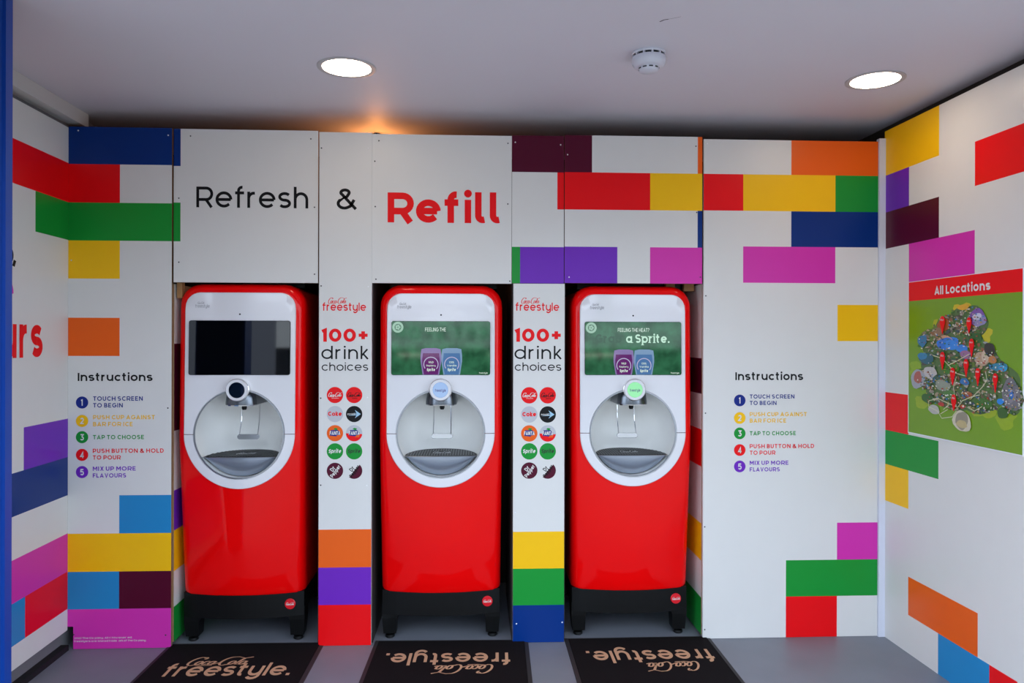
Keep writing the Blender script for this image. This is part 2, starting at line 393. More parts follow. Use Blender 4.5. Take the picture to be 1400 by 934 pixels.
# P1 left instructions board
P1, q, L1 = board('printed_board', 'tall instructions board left of the machines, navy block on top, magenta foot', FRONT, 93, 174, 234.5, 884,
  [(93,174,235,224.5,'navy'),(93,224.5,164,277,'red'),(93,277,235,329,'green'),(93,329,164,381,'yellow'),(93,434.5,164,486.8,'orange'),
   (163,677,235,729,'blue'),(93,729,235,781,'yellow'),(93,781,163,832,'blue'),(163,781,235,832,'maroon'),(93,832,235,884,'magenta'),(93,857,100,884,None)])
screws(P1, q, [(107,178.5),(230,185),(97.5,356)], 0, SCREWW, L1); screws(P1, q, [(229.5,558),(101,868),(226.5,868.5)], 0, SCREWD, L1)
def instr(par, q, loc, head, hb, cxs, rows):
    def f(mb): text_px(mb, q, 'Instructions', head[0], head[1], hb[0], hb[1], .20, ink('black'), gap=.14)
    letters(par, loc, f)
    for k, (num, cy, r, col, lines) in enumerate(rows):
        u, v = q.uv(cxs, cy); rr = q.uv(cxs+r, cy)[0]-u
        mb = MB(); disc(mb, q, u, v, rr, ink(col), d=.001); bd = mb.build('number_badge', par, loc, normals=False)
        h = rr*.52; wd = .62*h*1.6
        mb = MB(); text_uv(mb, q, num, u-(wd*.55 if num != '1' else h*.32), u+(wd*.55 if num != '1' else h*.22), v-h, v+h, .2, ink('white'), d=.0016); mb.build('lettering', bd, (0,0,0), normals=False).location = -loc
        mb = MB()
        for s, x0, x1, yb, yc in lines: text_px(mb, q, s, x0, x1, yb, yc, .19, ink(col), gap=.2)
        mb.build('lettering', par, loc, normals=False)
instr(P1, q, L1, (106.4,208.7), (521,510), 112.3, [
 ('1',550.4,8.5,'navy',[('TOUCH SCREEN',127.4,195.3,548,542),('TO BEGIN',127.4,168,557.2,551.2)]),
 ('2',575.6,8.5,'yellow',[('PUSH CUP AGAINST',127.4,211.8,573.4,567.6),('BAR FOR ICE',127.4,181.7,582.8,577)]),
 ('3',597.8,8.5,'green',[('TAP TO CHOOSE',127.2,197,600.6,594.8)]),
 ('4',622,8.5,'red',[('PUSH BUTTON & HOLD',127,224,619.2,613.4),('TO POUR',127,165,628.4,622.6)]),
 ('5',645.5,8.5,'purple',[('MIX UP MORE',127,185.7,643.6,637.8),('FLAVOURS',127,172.5,653,647.2)])])
def f(mb):
    text_px(mb, q, '2022 The Company. All rights reserved.', 101.5, 181, 873.2, 870.9, .14, ink('white'))
    text_px(mb, q, 'Freestyle is a registered trade mark of The Company.', 101.5, 200, 877.3, 875, .14, ink('white'))
letters(P1, L1, f)
# Refresh
RF, q, L = board('printed_board', 'square white board reading Refresh above the first machine', FRONT, 237.5, 177.5, 435, 386.5,
  [(237,174,247,227,'navy'),(237,277,247,330,'green')], proud=.004)
screws(RF, q, [(260.5,186),(425,190),(244.5,271),(244.5,358.5),(430,283.5),(430,375)], 0, SCREWD, L)
letters(RF, L, lambda mb: text_px(mb, q, 'Refresh', 268.5, 421.5, 284.3, 256, .14, ink('black'), gap=.14))
# ampersand column
def column_print(par, q, loc, dx, cx, cy):
    def f(mb):
        text_px(mb, q, 'freestyle', 441+dx[0], 500.5+dx[1], 425, 414.2, .16, ink('red'), gap=.12)
        text_px(mb, q, '', 447.5+dx[0], 473.5+dx[0], 415.2, 407.2, .1, ink('red'), script=True)
    letters(par, loc, f)
    letters(par, loc, lambda mb: text_px(mb, q, '100+', 439.6+dx[0], 503.6+dx[1], 467.4, 449.4, .24, ink('red'), gap=.14))
    def f(mb):
        text_px(mb, q, 'drink', 439.4+dx[0], 503.8+dx[1], 491, 473.6, .125, ink('black'), gap=.2)
        text_px(mb, q, 'choices', 439.8+dx[0], 503.4+dx[1], 507, 496, .125, ink('black'), gap=.14)
    letters(par, loc, f)
    grey = mat('logo_silver', 'B9BBC2', rough=.4)
    data = [('red',), ('red',), (None,), ('black',), ('orange',), (None,), ('green',), ('green',), ('maroon',), ('maroon',)]
    for k in range(10):
        x, y = cx[k % 2], cy[k//2]; u, v = q.uv(x, y); r = q.uv(x+11.2, y)[0]-u
        mb = MB(); c = data[k][0]
        disc(mb, q, u, v, r, ink(c) if c else grey, d=.0008)
        if k == 5: disc(mb, q, u, v, r, ink('red'), d=.0012, a0=180, a1=360)
        bd = mb.build('drink_badge', par, loc, normals=False)
        mb = MB()
        WH, BK, RD = ink('white'), ink('black'), ink('red')
        T = lambda s, a, b, e, g, w, M, **kk: text_uv(mb, q, s, u+r*a, u+r*b, v+r*e, v+r*g, w, M, d=kk.pop('d', .0016), **kk)
        if k == 0: T('', -.88, .8, -.22, .3, .13, WH, script=True); T('ORIGINAL', -.4, .5, -.42, -.34, .2, WH)
        if k == 1: T('', -.88, .8, -.22, .3, .13, BK, script=True); T('ZERO', -.3, .4, -.46, -.34, .2, BK)
        if k == 2: T('Coke', -.85, .85, -.22, .3, .24, RD, gap=.1)
        if k == 3:
            T('POWER', -.8, .1, -.12, .08, .2, WH)
            mb.face([q.pt(u+r*a, v+r*b, .0016) for a, b in ((-.8,-.2),(.3,-.14),(.1,-.5),(.82,0),(.1,.5),(.3,.1),(-.1,.14),(.4,0))], mat('logo_ice_blue', '9CC4DC'))
        if k in (4, 5):
            mb.face([q.pt(u+r*a, v+r*b, .0013) for a, b in ((-.6,-.3),(.5,-.42),(.66,.1),(.3,.42),(-.5,.38))], ink('navy'))
            mb.face([q.pt(u+r*a, v+r*b, .0014) for a, b in ((.1,-.5),(.6,-.5),(.68,-.2),(.25,-.25))], ink('orange'))
            mb.face([q.pt(u+r*a, v+r*b, .0014) for a, b in ((-.2,.5),(.2,.36),(.35,.6),(.0,.66))], ink('green'))
            T('FANTA', -.65, .65, -.2, .26, .26, WH, gap=.1, slant=.1)
        if k in (6, 7): T('Sprite', -.82, .72, -.2, .28, .24, WH if k == 6 else mat('logo_dark_green', '0A3318'), gap=.1, slant=.3)
        if k in (8, 9):
            q2 = Plane(q.pt(u, v), (q.U*math.cos(.95)+q.V*math.sin(.95)), (-q.U*math.sin(.95)+q.V*math.cos(.95)), q.N)
            if k == 9: mb.face([q.pt(u+r*math.cos(math.radians(a)), v+r*math.sin(math.radians(a)), .0012) for a in range(48, 235, 8)], WH)
            text_uv(mb, q2, 'Dr', -r*.25, r*.35, r*.12, r*.62, .2, WH if k == 8 else BK, d=.0016)
            text_uv(mb, q2, 'Pepper', -r*.85, r*.85, -r*.3, r*.16, .22, WH if k == 8 else BK, d=.0018, gap=.1)
        o = mb.build('lettering', bd, (0,0,0), normals=False); o.location = -loc
C1, q, L = board('printed_board', 'full-height column board with an ampersand, orange, purple and red blocks at its foot', FRONT, 436, 181, 508, 877.5,
  [(436,724,508,776,'orange'),(436,776,508,827,'purple'),(436,827,508,878,'red')], edge=CORE, proud=.012, thick=.022)
screws(C1, q, [(439,391),(438.5,544.5),(438.5,663.5),(439.5,202.5)], 0, SCREWD, L); screws(C1, q, [(503.5,202.5),(503.5,392),(502.5,543.5),(501.5,664)], 0, SCREWW, L)
letters(C1, L, lambda mb: text_px(mb, q, '&', 460.4, 487.2, 286, 257.6, .14, ink('black')))
column_print(C1, q, L, (0, 0), (458, 484.2), (540.2, 566.2, 592.4, 617.2, 643.8))
# Refill
RL, q, L = board('printed_board', 'square white board reading Refill in bold red above the middle machine', FRONT, 508.8, 184.5, 699.5, 387.5, [], proud=.004)
screws(RL, q, [(518,192.5),(694.5,196),(513,282.5),(694.3,279),(514,381.8),(697,384.5),(512.5,220.5)], 0, SCREWD, L)
letters(RL, L, lambda mb: text_px(mb, q, 'Refi||', 530, 684.5, 304.8, 264, .22, ink('red'), gap=.13))
# top of column two
q_, q, L = board('printed_board', 'narrow upper board with a maroon block on top and purple at the bottom', FRONT, 700, 185.5, 771, 387.5,
  [(700,185,771,235.5,'maroon'),(762,235.5,771,286.5,'red'),(700,337.5,711,388,'green'),(711,337.5,771,388,'purple')], proud=.004)
screws(q_, q, [(704.5,194.5),(766.5,198)], 0, SCREWW, L)
# column two
C2, q, L = board('printed_board', 'narrow white column board with yellow green and navy blocks at its foot', FRONT, 701.5, 388, 771.5, 875.5,
  [(701,727,772,777.5,'yellow'),(701,777.5,772,827.5,'green'),(701,827.5,772,876,'navy')], edge=CORE, proud=.012, thick=.022)
screws(C2, q, [(706,853),(768.5,851)], 0, SCREWW, L); screws(C2, q, [(705,393),(766,393),(704.5,541),(767.5,541.5),(704.5,701),(766,700.5)], 0, CORE, L)
column_print(C2, q, L, (264, 264), (723.6, 748.8), (540.6, 566.8, 592.7, 617.2, 643.5))
# above third machine
P3, q, L = board('printed_board', 'wide colour-blocked upper board above the right-hand machine', FRONT, 772, 186, 960, 387.5,
  [(772,186,809.5,235.5,'maroon'),(772,236,889,287,'red'),(889,236,960,287,'yellow'),(954,186,960,236,'orange'),(954.5,287,960,337,'navy'),
   (772,337.5,844,388,'purple'),(889,336.5,960,388,'magenta')], proud=.006)
screws(P3, q, [(776,211.5),(778,379)], 0, SCREWW, L); screws(P3, q, [(951.5,200),(952.5,290.5),(957.5,379)], 0, SCREWD, L)
# right tall board
P4, q, L4 = board('printed_board', 'wide instructions board right of the machines with mostly white face', FRONT, 961.5, 192, 1200, 868,
  [(1082,192,1200,238.5,'orange'),(961,238,1018,288,'red'),(1018,238,1144,288,'yellow'),(1144,238,1200,288,'green'),(1082,288.5,1200,337.5,'navy'),
   (1016,337.5,1142,387,'magenta'),(1145,417,1200,466.5,'yellow'),(1144.5,714.5,1200,765,'magenta'),(1074.5,765,1200,815,'green'),(1074.5,815,1144.5,868,'red')], edge=CORE)
screws(P4, q, [(965,404.5),(964.5,565),(963.5,720.5),(963.5,861)], 0, SCREWD, L4); screws(P4, q, [(967,196.5)], 0, SCREWW, L4)
instr(P4, q, L4, (1005.3,1098), (519.8,509), 1011.3, [
 ('1',547.6,7.9,'navy',[('TOUCH SCREEN',1025,1086,545,539.4),('TO BEGIN',1025,1061.6,553.8,548.2)]),
 ('2',571.6,7.9,'yellow',[('PUSH CUP AGAINST',1025,1103,569.2,563.6),('BAR FOR ICE',1025,1074.8,577.9,572.3)]),
 ('3',592.6,7.9,'green',[('TAP TO CHOOSE',1025,1088,595.2,589.6)]),
 ('4',615.4,7.9,'red',[('PUSH BUTTON & HOLD',1025,1113,612.8,607.2),('TO POUR',1025,1059.8,621.8,616.2)]),
 ('5',637.8,7.9,'purple',[('MIX UP MORE',1025,1078,635.6,630),('FLAVOURS',1025,1066,644.6,639)])])
# left wall board: rows measured where it meets the front board (x = 93), lengths along the wall
def side_board(name, label, pl, ucut, topy, boty, xref, rects, proud=0., **k):
    """rects (ua,ub,y at the corner,y,colour) with u along the wall"""
    q = Plane(pl.pt(0, 0, proud), pl.U, pl.V, pl.N); V = lambda y: q.uv(xref, y)[1]
    us = sorted({ucut[0], ucut[1]} | {a for r in rects for a in r[:2]}); vs = sorted({V(topy), max(.03 if boty else .002, V(boty or 900))} | {V(a) for r in rects for a in r[2:4] if a < (boty or 900)-2})
    mb = MB()
    for i in range(len(us)-1):
        for j in range(len(vs)-1):
            cu, cv = (us[i]+us[i+1])/2, (vs[j]+vs[j+1])/2; c = 'white'
            for ua, ub, y0, y1, cc in rects:
                if ua <= cu <= ub and V(y1) <= cv <= V(y0): c = cc
            a, b, e, f = us[i], us[i+1], vs[j], vs[j+1]
            mb.face([q.pt(a, e), q.pt(b, e), q.pt(b, f), q.pt(a, f)], vinyl(c))
    a, b, e, f = us[0], us[-1], vs[0], vs[-1]; t = -.02
    mb.face([q.pt(a, e, t), q.pt(a, f, t), q.pt(b, f, t), q.pt(b, e, t)], EDGE)
    for s, r in (((a, e), (a, f)), ((b, f), (b, e)), ((b, e), (a, e)), ((a, f), (b, f))):
        mb.face([q.pt(*s), q.pt(*r), q.pt(*r, t), q.pt(*s, t)], EDGE)
    loc = q.pt((a+b)/2, e, t/2)
    th = thing(name, label, 'panel', loc); mb.build('board', th, loc, normals=False); return th, q, loc
u = lambda x, y=500: LEFT.uv(x, y)[0]
SL, q, LL = side_board('printed_board', 'side wall board at the left edge, partly behind the blue post', LEFT, (-1.6, -.004), 174, 861, 93,
  [(-1.6,0,222.6,276.5,'red'),(u(48),0,276.5,328,'green'),(u(32.7),0,572.3,624.8,'purple'),(-1.6,0,624.8,677,'navy'),(-1.6,0,729,781,'magenta'),
   (u(35),0,781,832,'red'),(-1.6,u(35),781,832,'blue')])
def f(mb):
    k = ink('black'); text_uv(mb, q, 'o', u(8), u(18), q.uv(18,360)[1], q.uv(18,333)[1], .2, k)
    text_uv(mb, q, ',', u(17.5), u(21), q.uv(18,360)[1], q.uv(18,338)[1], .22, k)
letters(SL, LL, f)
def f(mb):
    k = ink('red'); text_uv(mb, q, 'e', u(4), u(18), q.uv(18,421)[1], q.uv(18,372)[1], .2, ink('magenta'))
    text_uv(mb, q, 'urs', u(2), u(58), q.uv(35,489)[1], q.uv(35,431)[1], .21, k, gap=.16)
letters(SL, LL, f)
# right wall board
u = lambda x, y=500: RIGHT.uv(x, y)[0]
h1, h2, h3 = u(1242.3), u(1283.3), u(1332.3); h4 = h3+(h3-h2); h5 = h4+(h3-h2); UE = 1.6
SR, q, LR = side_board('printed_board', 'long right side wall board with the park map fixed to it', RIGHT, (.004, UE), 190.2, 0, 1210,
  [(0,h2,180,240.8,'yellow'),(0,h1,240.8,290.9,'purple'),(0,h2,290.9,340.5,'maroon'),(h1,h3,340.5,391,'magenta'),(h3,h5,241,291,'red'),
   (0,h1,536,587.6,'red'),(0,h2,587.6,634,'green'),(0,h1,634,684,'yellow'),(h1,u(1337.5),771.7,821.4,'orange'),
   (h2,u(1353.5),821.4,880,'blue'),(u(1353.5),u(1392),821.4,880,'red')])
# map board
qm = Plane(RIGHT.pt(0, 0, .006), RIGHT.U, RIGHT.V, RIGHT.N)
mu0 = qm.uv(1241.5, 500)[0]; mv0 = qm.uv(1241.5, 591.8)[1]; mv1 = qm.uv(1243, 385.7)[1]; vred = qm.uv(1243, 412)[1]; mu1 = mu0+(mv1-mv0)*1.02
lm = qm.pt((mu0+mu1)/2, mv0, -.003)
MP = thing('map_board', 'green map board with a red header reading All Locations on the right wall', 'map', lm)
mb = MB(); MG = mat('map_green', '6E9808', rough=.3, var=.05)
mb.box(mu0, mu1, mv0, mv1, -.0055, 0, CORE, fr=lambda a, b, c: qm.pt(a, b, c)); mb.build('backing', MP, lm)
mb = MB(); e = .006
mb.face([qm.pt(mu0+e, mv0+e, .0004), qm.pt(mu1, mv0+e, .0004), qm.pt(mu1, vred, .0004), qm.pt(mu0+e, vred, .0004)], MG)
rnd = random.Random(4)
def mcol(h): return mat('map_'+h, h, rough=.3, var=.12, vs=60)
dd = [.0005]
def blob(x, y, r, h, ry=None, k=.22, n=18):
    """patch around a map spot; x, y read on the photograph, r in its pixels"""
    a, b = qm.uv(x, y); s = (qm.uv(x+1, y)[0]-a); sv = (b-qm.uv(x, y+1)[1]); ph = [rnd.uniform(0, 6.3) for _ in range(3)]; dd[0] += 6e-6
    P = []
    for i in range(n):
        t = 2*math.pi*i/n; w = 1+k*(math.sin(2*t+ph[0])+.7*math.sin(3*t+ph[1])+.5*math.sin(5*t+ph[2]))/1.5
        P.append(qm.pt(a+r*s*w*math.cos(t), b+(ry or r)*sv*w*math.sin(t), dd[0]))
    mb.face(P, mcol(h))
for x, y, r, h in ((1290,448,14,'A8AF14'),(1315,425,12,'C8B414'),(1347,460,10,'BFB416'),(1345,560,14,'93A814'),(1262,550,10,'8FA814'),(1376,573,14,'8CA814'),(1252,505,10,'86A818')): blob(x, y, r, h, k=.3)
isl = [(1318,440,24,20),(1300,455,26,24),(1330,440,22,20),(1275,470,18,20),(1320,480,32,26),(1290,500,32,26),(1325,515,34,30),(1350,500,22,26),(1370,525,24,28),(1385,545,14,24),(1290,535,26,22),(1340,550,26,16),(1268,520,12,14),(1310,545,20,16)]
for x, y, a, b in isl: blob(x, y, a, '4C6B34', b, .12, 24)
pal = ['3F5A2A','2F6B22','56803A','7C7468','8E8478','A59C8C','6B5A48','9A8A70','4A4038','B9B0A4','2D5A3C','70604E','3A4A54','8A5A3A','9AA0A4','5F7A30','1F4A1C','B49A80']
for i in range(620):
    x, y, a, b = rnd.choice(isl); t = rnd.uniform(0, 6.28); g = math.sqrt(rnd.random())
    blob(x+a*g*math.cos(t), y+b*g*math.sin(t), rnd.uniform(1, 3.6), rnd.choice(pal), rnd.uniform(.8, 3.2), .4, 9)
for x, y, r, ry, h in ((1337,434,12,11,'7A4FA0'),(1340,438,9,9,'8F86B0'),(1337,433,6,5,'C8C8DC'),(1318,420,8,4,'D8A018'),(1291,444,9,8,'A04A1C'),(1284,456,7,8,'8A6A50'),
  (1262,466,7,7,'2474A0'),(1267,490,10,8,'205A6A'),(1262,487,6,5,'2A7CA8'),(1297,469,14,9,'2A7FD8'),(1293,464,10,5,'C89878'),(1293,470,11,8,'1F6FCC'),(1302,472,9,7,'2F86DC'),
  (1316,477,8,6,'2C7ED4'),(1322,485,8,6,'9A6A94'),(1335,462,9,7,'245A20'),(1345,490,12,10,'B4997F'),(1349,487,6,9,'C9B49C'),(1354,478,8,9,'2A2620'),(1358,492,6,5,'B8753C'),
  (1367,502,12,6,'2E7F9C'),(1372,504,6,4,'2E9CCC'),(1256,518,10,13,'9CA0AA'),(1256,516,5,9,'A85A50'),(1273,510,9,9,'B9B6B4'),(1284,520,8,8,'2F5A48'),(1300,503,12,9,'3A7A1C'),
  (1320,522,6,5,'2A6CA8'),(1324,540,6,5,'A85A2C'),(1384,540,13,22,'6E6C72'),(1384,542,6,9,'807C84'),(1384,541,3,5,'2E6CBC'),(1369,549,5,4,'1F84D8'),(1345,552,12,8,'3C6A1C'),
  (1372,565,8,7,'2C5A1A'),(1278,560,8,6,'B0B0AA'),(1288,553,4,3,'B02820'),(1316,576,12,15,'C9C2AC'),(1316,575,9,12,'8E8876'),(1316,580,8,5,'B8A878'),(1317,556,3,3,'C01C2C'),
  (1290,527,10,8,'8C9484'),(1300,540,9,7,'4C7A38'),(1270,545,9,7,'285C20')): blob(x, y, r, h, ry, .12, 18)
for i in range(760):
    x, y, a, b = rnd.choice(isl); t = rnd.uniform(0, 6.28); g = math.sqrt(rnd.random())
    blob(x+a*g*math.cos(t), y+b*g*math.sin(t), rnd.uniform(.5, 1.6), rnd.choice(['D8D4C4','1C2A14','C0A890','3C7A28','A03020','2C7CC0','E0DCD0','24301C','B89A30']), rnd.uniform(.4, 1.4), .4, 7)
def mpath(pts, w, h):
    q0 = [qm.uv(*p) for p in pts]; dd[0] += 1e-5; ribbons(mb, [q0], w, lambda a, b, z: qm.pt(a, b, dd[0]), mcol(h))
for pts in ([(1272,548),(1285,545),(1300,552),(1312,557),(1318,548),(1330,543),(1342,540)], [(1272,548),(1272,556),(1284,562),(1290,572),(1304,570),(1310,562)],
            [(1298,500),(1312,493),(1328,484)], [(1278,486),(1290,490),(1300,500),(1308,510),(1322,514)], [(1292,560),(1300,553)], [(1330,545),(1345,530),(1352,520),(1350,508)],
            [(1288,566),(1298,560)], [(1325,557),(1335,562),(1345,556)], [(1310,515),(1306,530),(1308,545)]): mpath(pts, .0035, 'CFCFA8')
mb.build('map_print', MP, lm, normals=False)
mb = MB(); mb.face([qm.pt(mu0+e, vred, .0005), qm.pt(mu1, vred, .0005), qm.pt(mu1, mv1-e*.5, .0005), qm.pt(mu0+e, mv1-e*.5, .0005)], ink('red')); mb.build('header', MP, lm, normals=False)
def f(mb): text_uv(mb, qm, 'All Locations', qm.uv(1278, 398)[0], qm.uv(1354.5, 395)[0], qm.uv(1278, 403.3)[1], qm.uv(1278, 392)[1], .21, ink('white'), d=.0012, gap=.14)
letters(MP, lm, f)
def pin(x, y, h):
    a, b = qm.uv(x, y); s = qm.uv(x+1, y)[0]-a; pts = []
    top = b+h*s
    for i in range(13): t = math.radians(-50+280*i/12); pts.append((a+3.1*s*math.cos(t), top-5.2*s+5.2*s*math.sin(t)))
    mb2 = MB(); mb2.face([qm.pt(*p, .012) for p in pts+[(a, b)]], ink('red')); mb2.face([qm.pt(*p, .0085) for p in (pts+[(a, b)])[::-1]], ink('red'))
    P = pts+[(a, b)]
    for i in range(len(P)): c, g = P[i], P[(i+1) % len(P)]; mb2.face([qm.pt(*c, .012), qm.pt(*g, .012), qm.pt(*g, .0085), qm.pt(*c, .0085)], ink('red'))
    text_uv(mb2, qm, 'COLA', a-2.3*s, a+2.3*s, top-4.2*s, top-2.6*s, .2, ink('white'), d=.0125)
    mb2.build('location_pin', MP, lm, normals=False)
for x, y, h in ((1291,457,16),(1327.5,456,15),(1331,488,17),(1291,506,16),(1323.5,516,17),(1339.5,528,17),(1363.5,537,19),(1305,527,16),(1306.5,562,15)): pin(x, y, h)

# ------------------------------------------------------------------ niche returns and timber behind the boards
def niche(name, label, x, y0, rows, into, side, Xoff=0):
    """board standing at right angles behind the front, seen inside a machine's niche"""
    X = FRONT.uv(x, 600)[0]+Xoff; s = 1 if side == 'L' else -1
    zs = lambda y: FRONT.uv(x, y)[1]; mb = MB(); t = .012
    top = zs(y0); seg = [(max(.002, zs(b)), zs(a), c) for a, b, c in rows]
    for a, b, c in seg: mb.face([(X, .02, a), (X, into, a), (X, into, b), (X, .02, b)][::s], vinyl(c))
    a, b = seg[-1][0], seg[0][1]; X2 = X-s*t
    mb.face([(X2, .02, a), (X2, .02, b), (X2, into, b), (X2, into, a)][::s], EDGE)
    mb.face([(X, .02, a), (X, .02, b), (X2, .02, b), (X2, .02, a)], EDGE); mb.face([(X, into, a), (X, into, b), (X2, into, b), (X2, into, a)], EDGE)
    mb.face([(X, .02, b), (X2, .02, b), (X2, into, b), (X, into, b)], EDGE); mb.face([(X, .02, a), (X2, .02, a), (X2, into, a), (X, into, a)], EDGE)
    loc = Vector((X, .4, a)); th = thing(name, label, 'panel', loc); mb.build('board', th, loc, normals=False); return th
niche('niche_board', 'colour-blocked return board inside the left side of the first machine niche', 236, 390,
      [(388,470,'white'),(470,538,'maroon'),(538,590,'maroon'),(590,672,'white'),(672,727,'purple'),(727,783,'yellow'),(783,832,'white'),(832,880,'green')], .8, 'L')
niche('niche_board', 'colour-blocked return board inside the right side of the last machine niche', 960.5, 390,
      [(388,490,'white'),(490,539,'maroon'),(539,588,'white'),(588,639,'red'),(639,717,'white'),(717,768,'yellow'),(768,819,'white'),(819,870,'green')], .8, 'R')
GREYP = mat('dark_grey_board', '2A2626', rough=.8)
for x, lab in ((509.5, 'dark inner side board on the right edge of the ampersand column'), (434, 'dark inner side board on the left edge of the ampersand column'),
               (773, 'dark inner side board on the right edge of the second column'), (700, 'dark inner side board on the left edge of the second column')):
    X = FRONT.uv(x, 600)[0]; s = .012 if x in (434, 700) else -.012
    mb = MB(); mb.box(min(X, X+s), max(X, X+s), .02, .8, .002, CEILZ-.5, GREYP); tag(mb.build('side_board', loc=(X, .4, .002)), lab, 'panel')
top = FRONT.uv(600, 387)[1]
for (xa, xb, lab) in ((238, 434, 'timber batten over the first machine niche'), (510, 699, 'timber batten over the middle machine niche'), (774, 959, 'timber batten over the right machine niche')):
    a, b = FRONT.uv(xa, 400)[0]+.02, FRONT.uv(xb, 400)[0]-.02
    mb = MB(); mb.box(a, b, .03, .075, top+.06, top+.105, TIMBER); tag(mb.build('timber_batten', loc=((a+b)/2, .05, top+.06)), lab, 'batten')
# short wood offcuts glimpsed above the last machine
mb = MB(); a = FRONT.uv(917, 400)[0]; mb.box(a, a+.05, .10, .15, top-.02, top+.3, TIMBER); tag(mb.build('timber_post', loc=(a, .12, top-.08)), 'pale timber post behind the upper right corner of the last machine', 'post')
mb = MB(); a = FRONT.uv(943, 400)[0]; mb.box(a, a+.06, .12, .16, top-.03, top+.25, TIMBER); tag(mb.build('timber_post', loc=(a, .14, top-.04)), 'second timber offcut beside the last machine niche corner', 'post')
mb = MB(); a = FRONT.uv(239, 400)[0]; mb.box(a, a+.028, .03, .07, top-.09, top+.2, TIMBER); tag(mb.build('timber_post', loc=(a, .05, top-.11)), 'timber stub in the upper left corner of the first machine niche', 'post')

# ------------------------------------------------------------------ drinks machines
HW, ZT, ZB, ZC, RC, RO = .347, 2.028, .272, 1.19, .246, .303
def bul(v):
    x, y, z = v
    B = .014 if z > 1.25 else (.06 if z < .55 else .06-(z-.55)/.7*.046)
    k = max(0., 1-max(y, 0)/.35)
    y2 = y-B*max(0, 1-(x/HW)**2)*k+max(0, z-1.2)*.026*k
    q = max(0, min(1, (1.15-z)/.85)); y2 += .075*q; tx = 1-.018*q
    return Vector((x*tx, y2, z))
def sd_rr(x, z, hw, z0, z1, rt, rb):
    cz = (z0+z1)/2; r = rt if z > cz else rb
    qx, qz = abs(x)-(hw-r), abs(z-cz)-((z1-z0)/2-r)
    return math.hypot(max(qx, 0), max(qz, 0))+min(max(qx, qz), 0)-r
def star(sdf, angs):
    P = []
    for a in angs:
        dx, dz = math.cos(a), math.sin(a); lo, hi = 0., 2.5
        for _ in range(26):
            mid = (lo+hi)/2
            if sdf(dx*mid, ZC+dz*mid) < 0: lo = mid
            else: hi = mid
        P.append((dx*lo, ZC+dz*lo))
    return P
angs = [2*math.pi*i/120 for i in range(120)]
for sgn in (1, -1):
    c0 = math.atan2(ZB-ZC, sgn*HW); angs += [c0+k*.012 for k in range(-6, 7)]
    c1 = math.atan2(ZT-ZC, sgn*HW); angs += [c1+k*.02 for k in range(-7, 8)]
angs = sorted({round(a % (2*math.pi), 4) for a in angs})
body_sdf = lambda ins: (lambda x, z: sd_rr(x, z, HW-ins, ZB+ins*.4, ZT-ins, .12-ins*.5, .03))
def lerp(A, B, t): return [(a[0]+(b[0]-a[0])*t, a[1]+(b[1]-a[1])*t) for a, b in zip(A, B)]
def L3(P, y): return [(x, y, z) for x, z in P]
circ = [(RC*math.cos(a), ZC+RC*math.sin(a)) for a in angs]
M1 = thing('drinks_machine', 'red drinks machine on the left with a black switched-off screen', 'drink dispenser', (0,0,0))
front = star(body_sdf(.04), angs)
loops = [L3(circ, .06), L3(circ, 0)]+[L3(lerp(circ, front, t), 0) for t in (.1,.2,.3,.4,.5,.6,.7,.8,.9,1)]
for i in range(1, 7):
    t = i/6*math.pi/2; loops.append(L3(star(body_sdf(.04*(1-math.sin(t))), angs), .05*(1-math.cos(t))))
full = star(body_sdf(0), angs)
loops += [L3(full, .12), L3(full, .2), L3(full, .36), L3(full, .74)]
mb = MB(); mb.loft(loops, PLASTIC_RED, cap1=True); mb.build('body', M1, smooth=True, deform=bul)
# seam of the body where upper door meets lower panel
for s in (-1, 1):
    mb = MB(); xs = [s*(.25+(.335-.25)*i/5) for i in range(6)]
    mb.loft([[(x, y, z) for (y, z) in ((-.0125, 1.1885), (-.0125, 1.1915), (.01, 1.1915), (.01, 1.1885))] for x in xs[:4]], BLACK_PL, True, True)
    mb.build('door_seam', M1, deform=bul)
# white fascia: upper door and lower half ring
def fsd(ins): return lambda x, z: min(sd_rr(x, z, RO-ins, ZC-.02, 1.978-ins, .085, .01) if z >= ZC-.0 else 9, math.hypot(x, z-ZC)-RO+ins)
def part_angs(a0, a1):
    A = [a0]+[a for a in angs if a0+.004 < a < a1-.004]+[a1]; return A
def fascia(A, name):
    c = [(RC*math.cos(a), ZC+RC*math.sin(a)) for a in A]; c2 = [((RC+.006)*math.cos(a), ZC+(RC+.006)*math.sin(a)) for a in A]
    o1, o0 = star(fsd(.004), A), star(fsd(0), A)
    LL = [L3(c, .02), L3(c, -.008), L3(c2, -.014)]+[L3(lerp(c2, o1, t), -.014) for t in (.15,.3,.45,.6,.75,.9,1)]+[L3(o0, -.010), L3(o0, .001)]
    mb = MB(); mb.loft(LL, PLASTIC_WHITE, closed=False)
    return mb.build(name, M1, smooth=True, deform=bul)
d = .006
fascia(part_angs(d, math.pi-d), 'fascia')
fascia(part_angs(math.pi+d, 2*math.pi-d), 'fascia_ring')
# bowl
DEP = .33; prof = []
for i in range(15):
    t = i/14*math.pi/2; prof.append((RC*math.cos(t)**.8 if i < 14 else .0005, .004+DEP*math.sin(t)**1.0))
mb = MB(); mb.lathe([(RC, -.008)]+prof, BOWLM, c=(0, 0, ZC), axis='y', n=64); mb.build('bowl', M1, smooth=True, deform=bul, angle=60)
# chrome rim around the bowl
mb = MB(); mb.lathe([(RC+.001, -.010), (RC+.001, -.0165), (RC-.004, -.0165), (RC-.004, -.004)], STEEL, c=(0, 0, ZC), axis='y', n=72); mb.build('bowl_rim', M1, smooth=True, deform=bul)
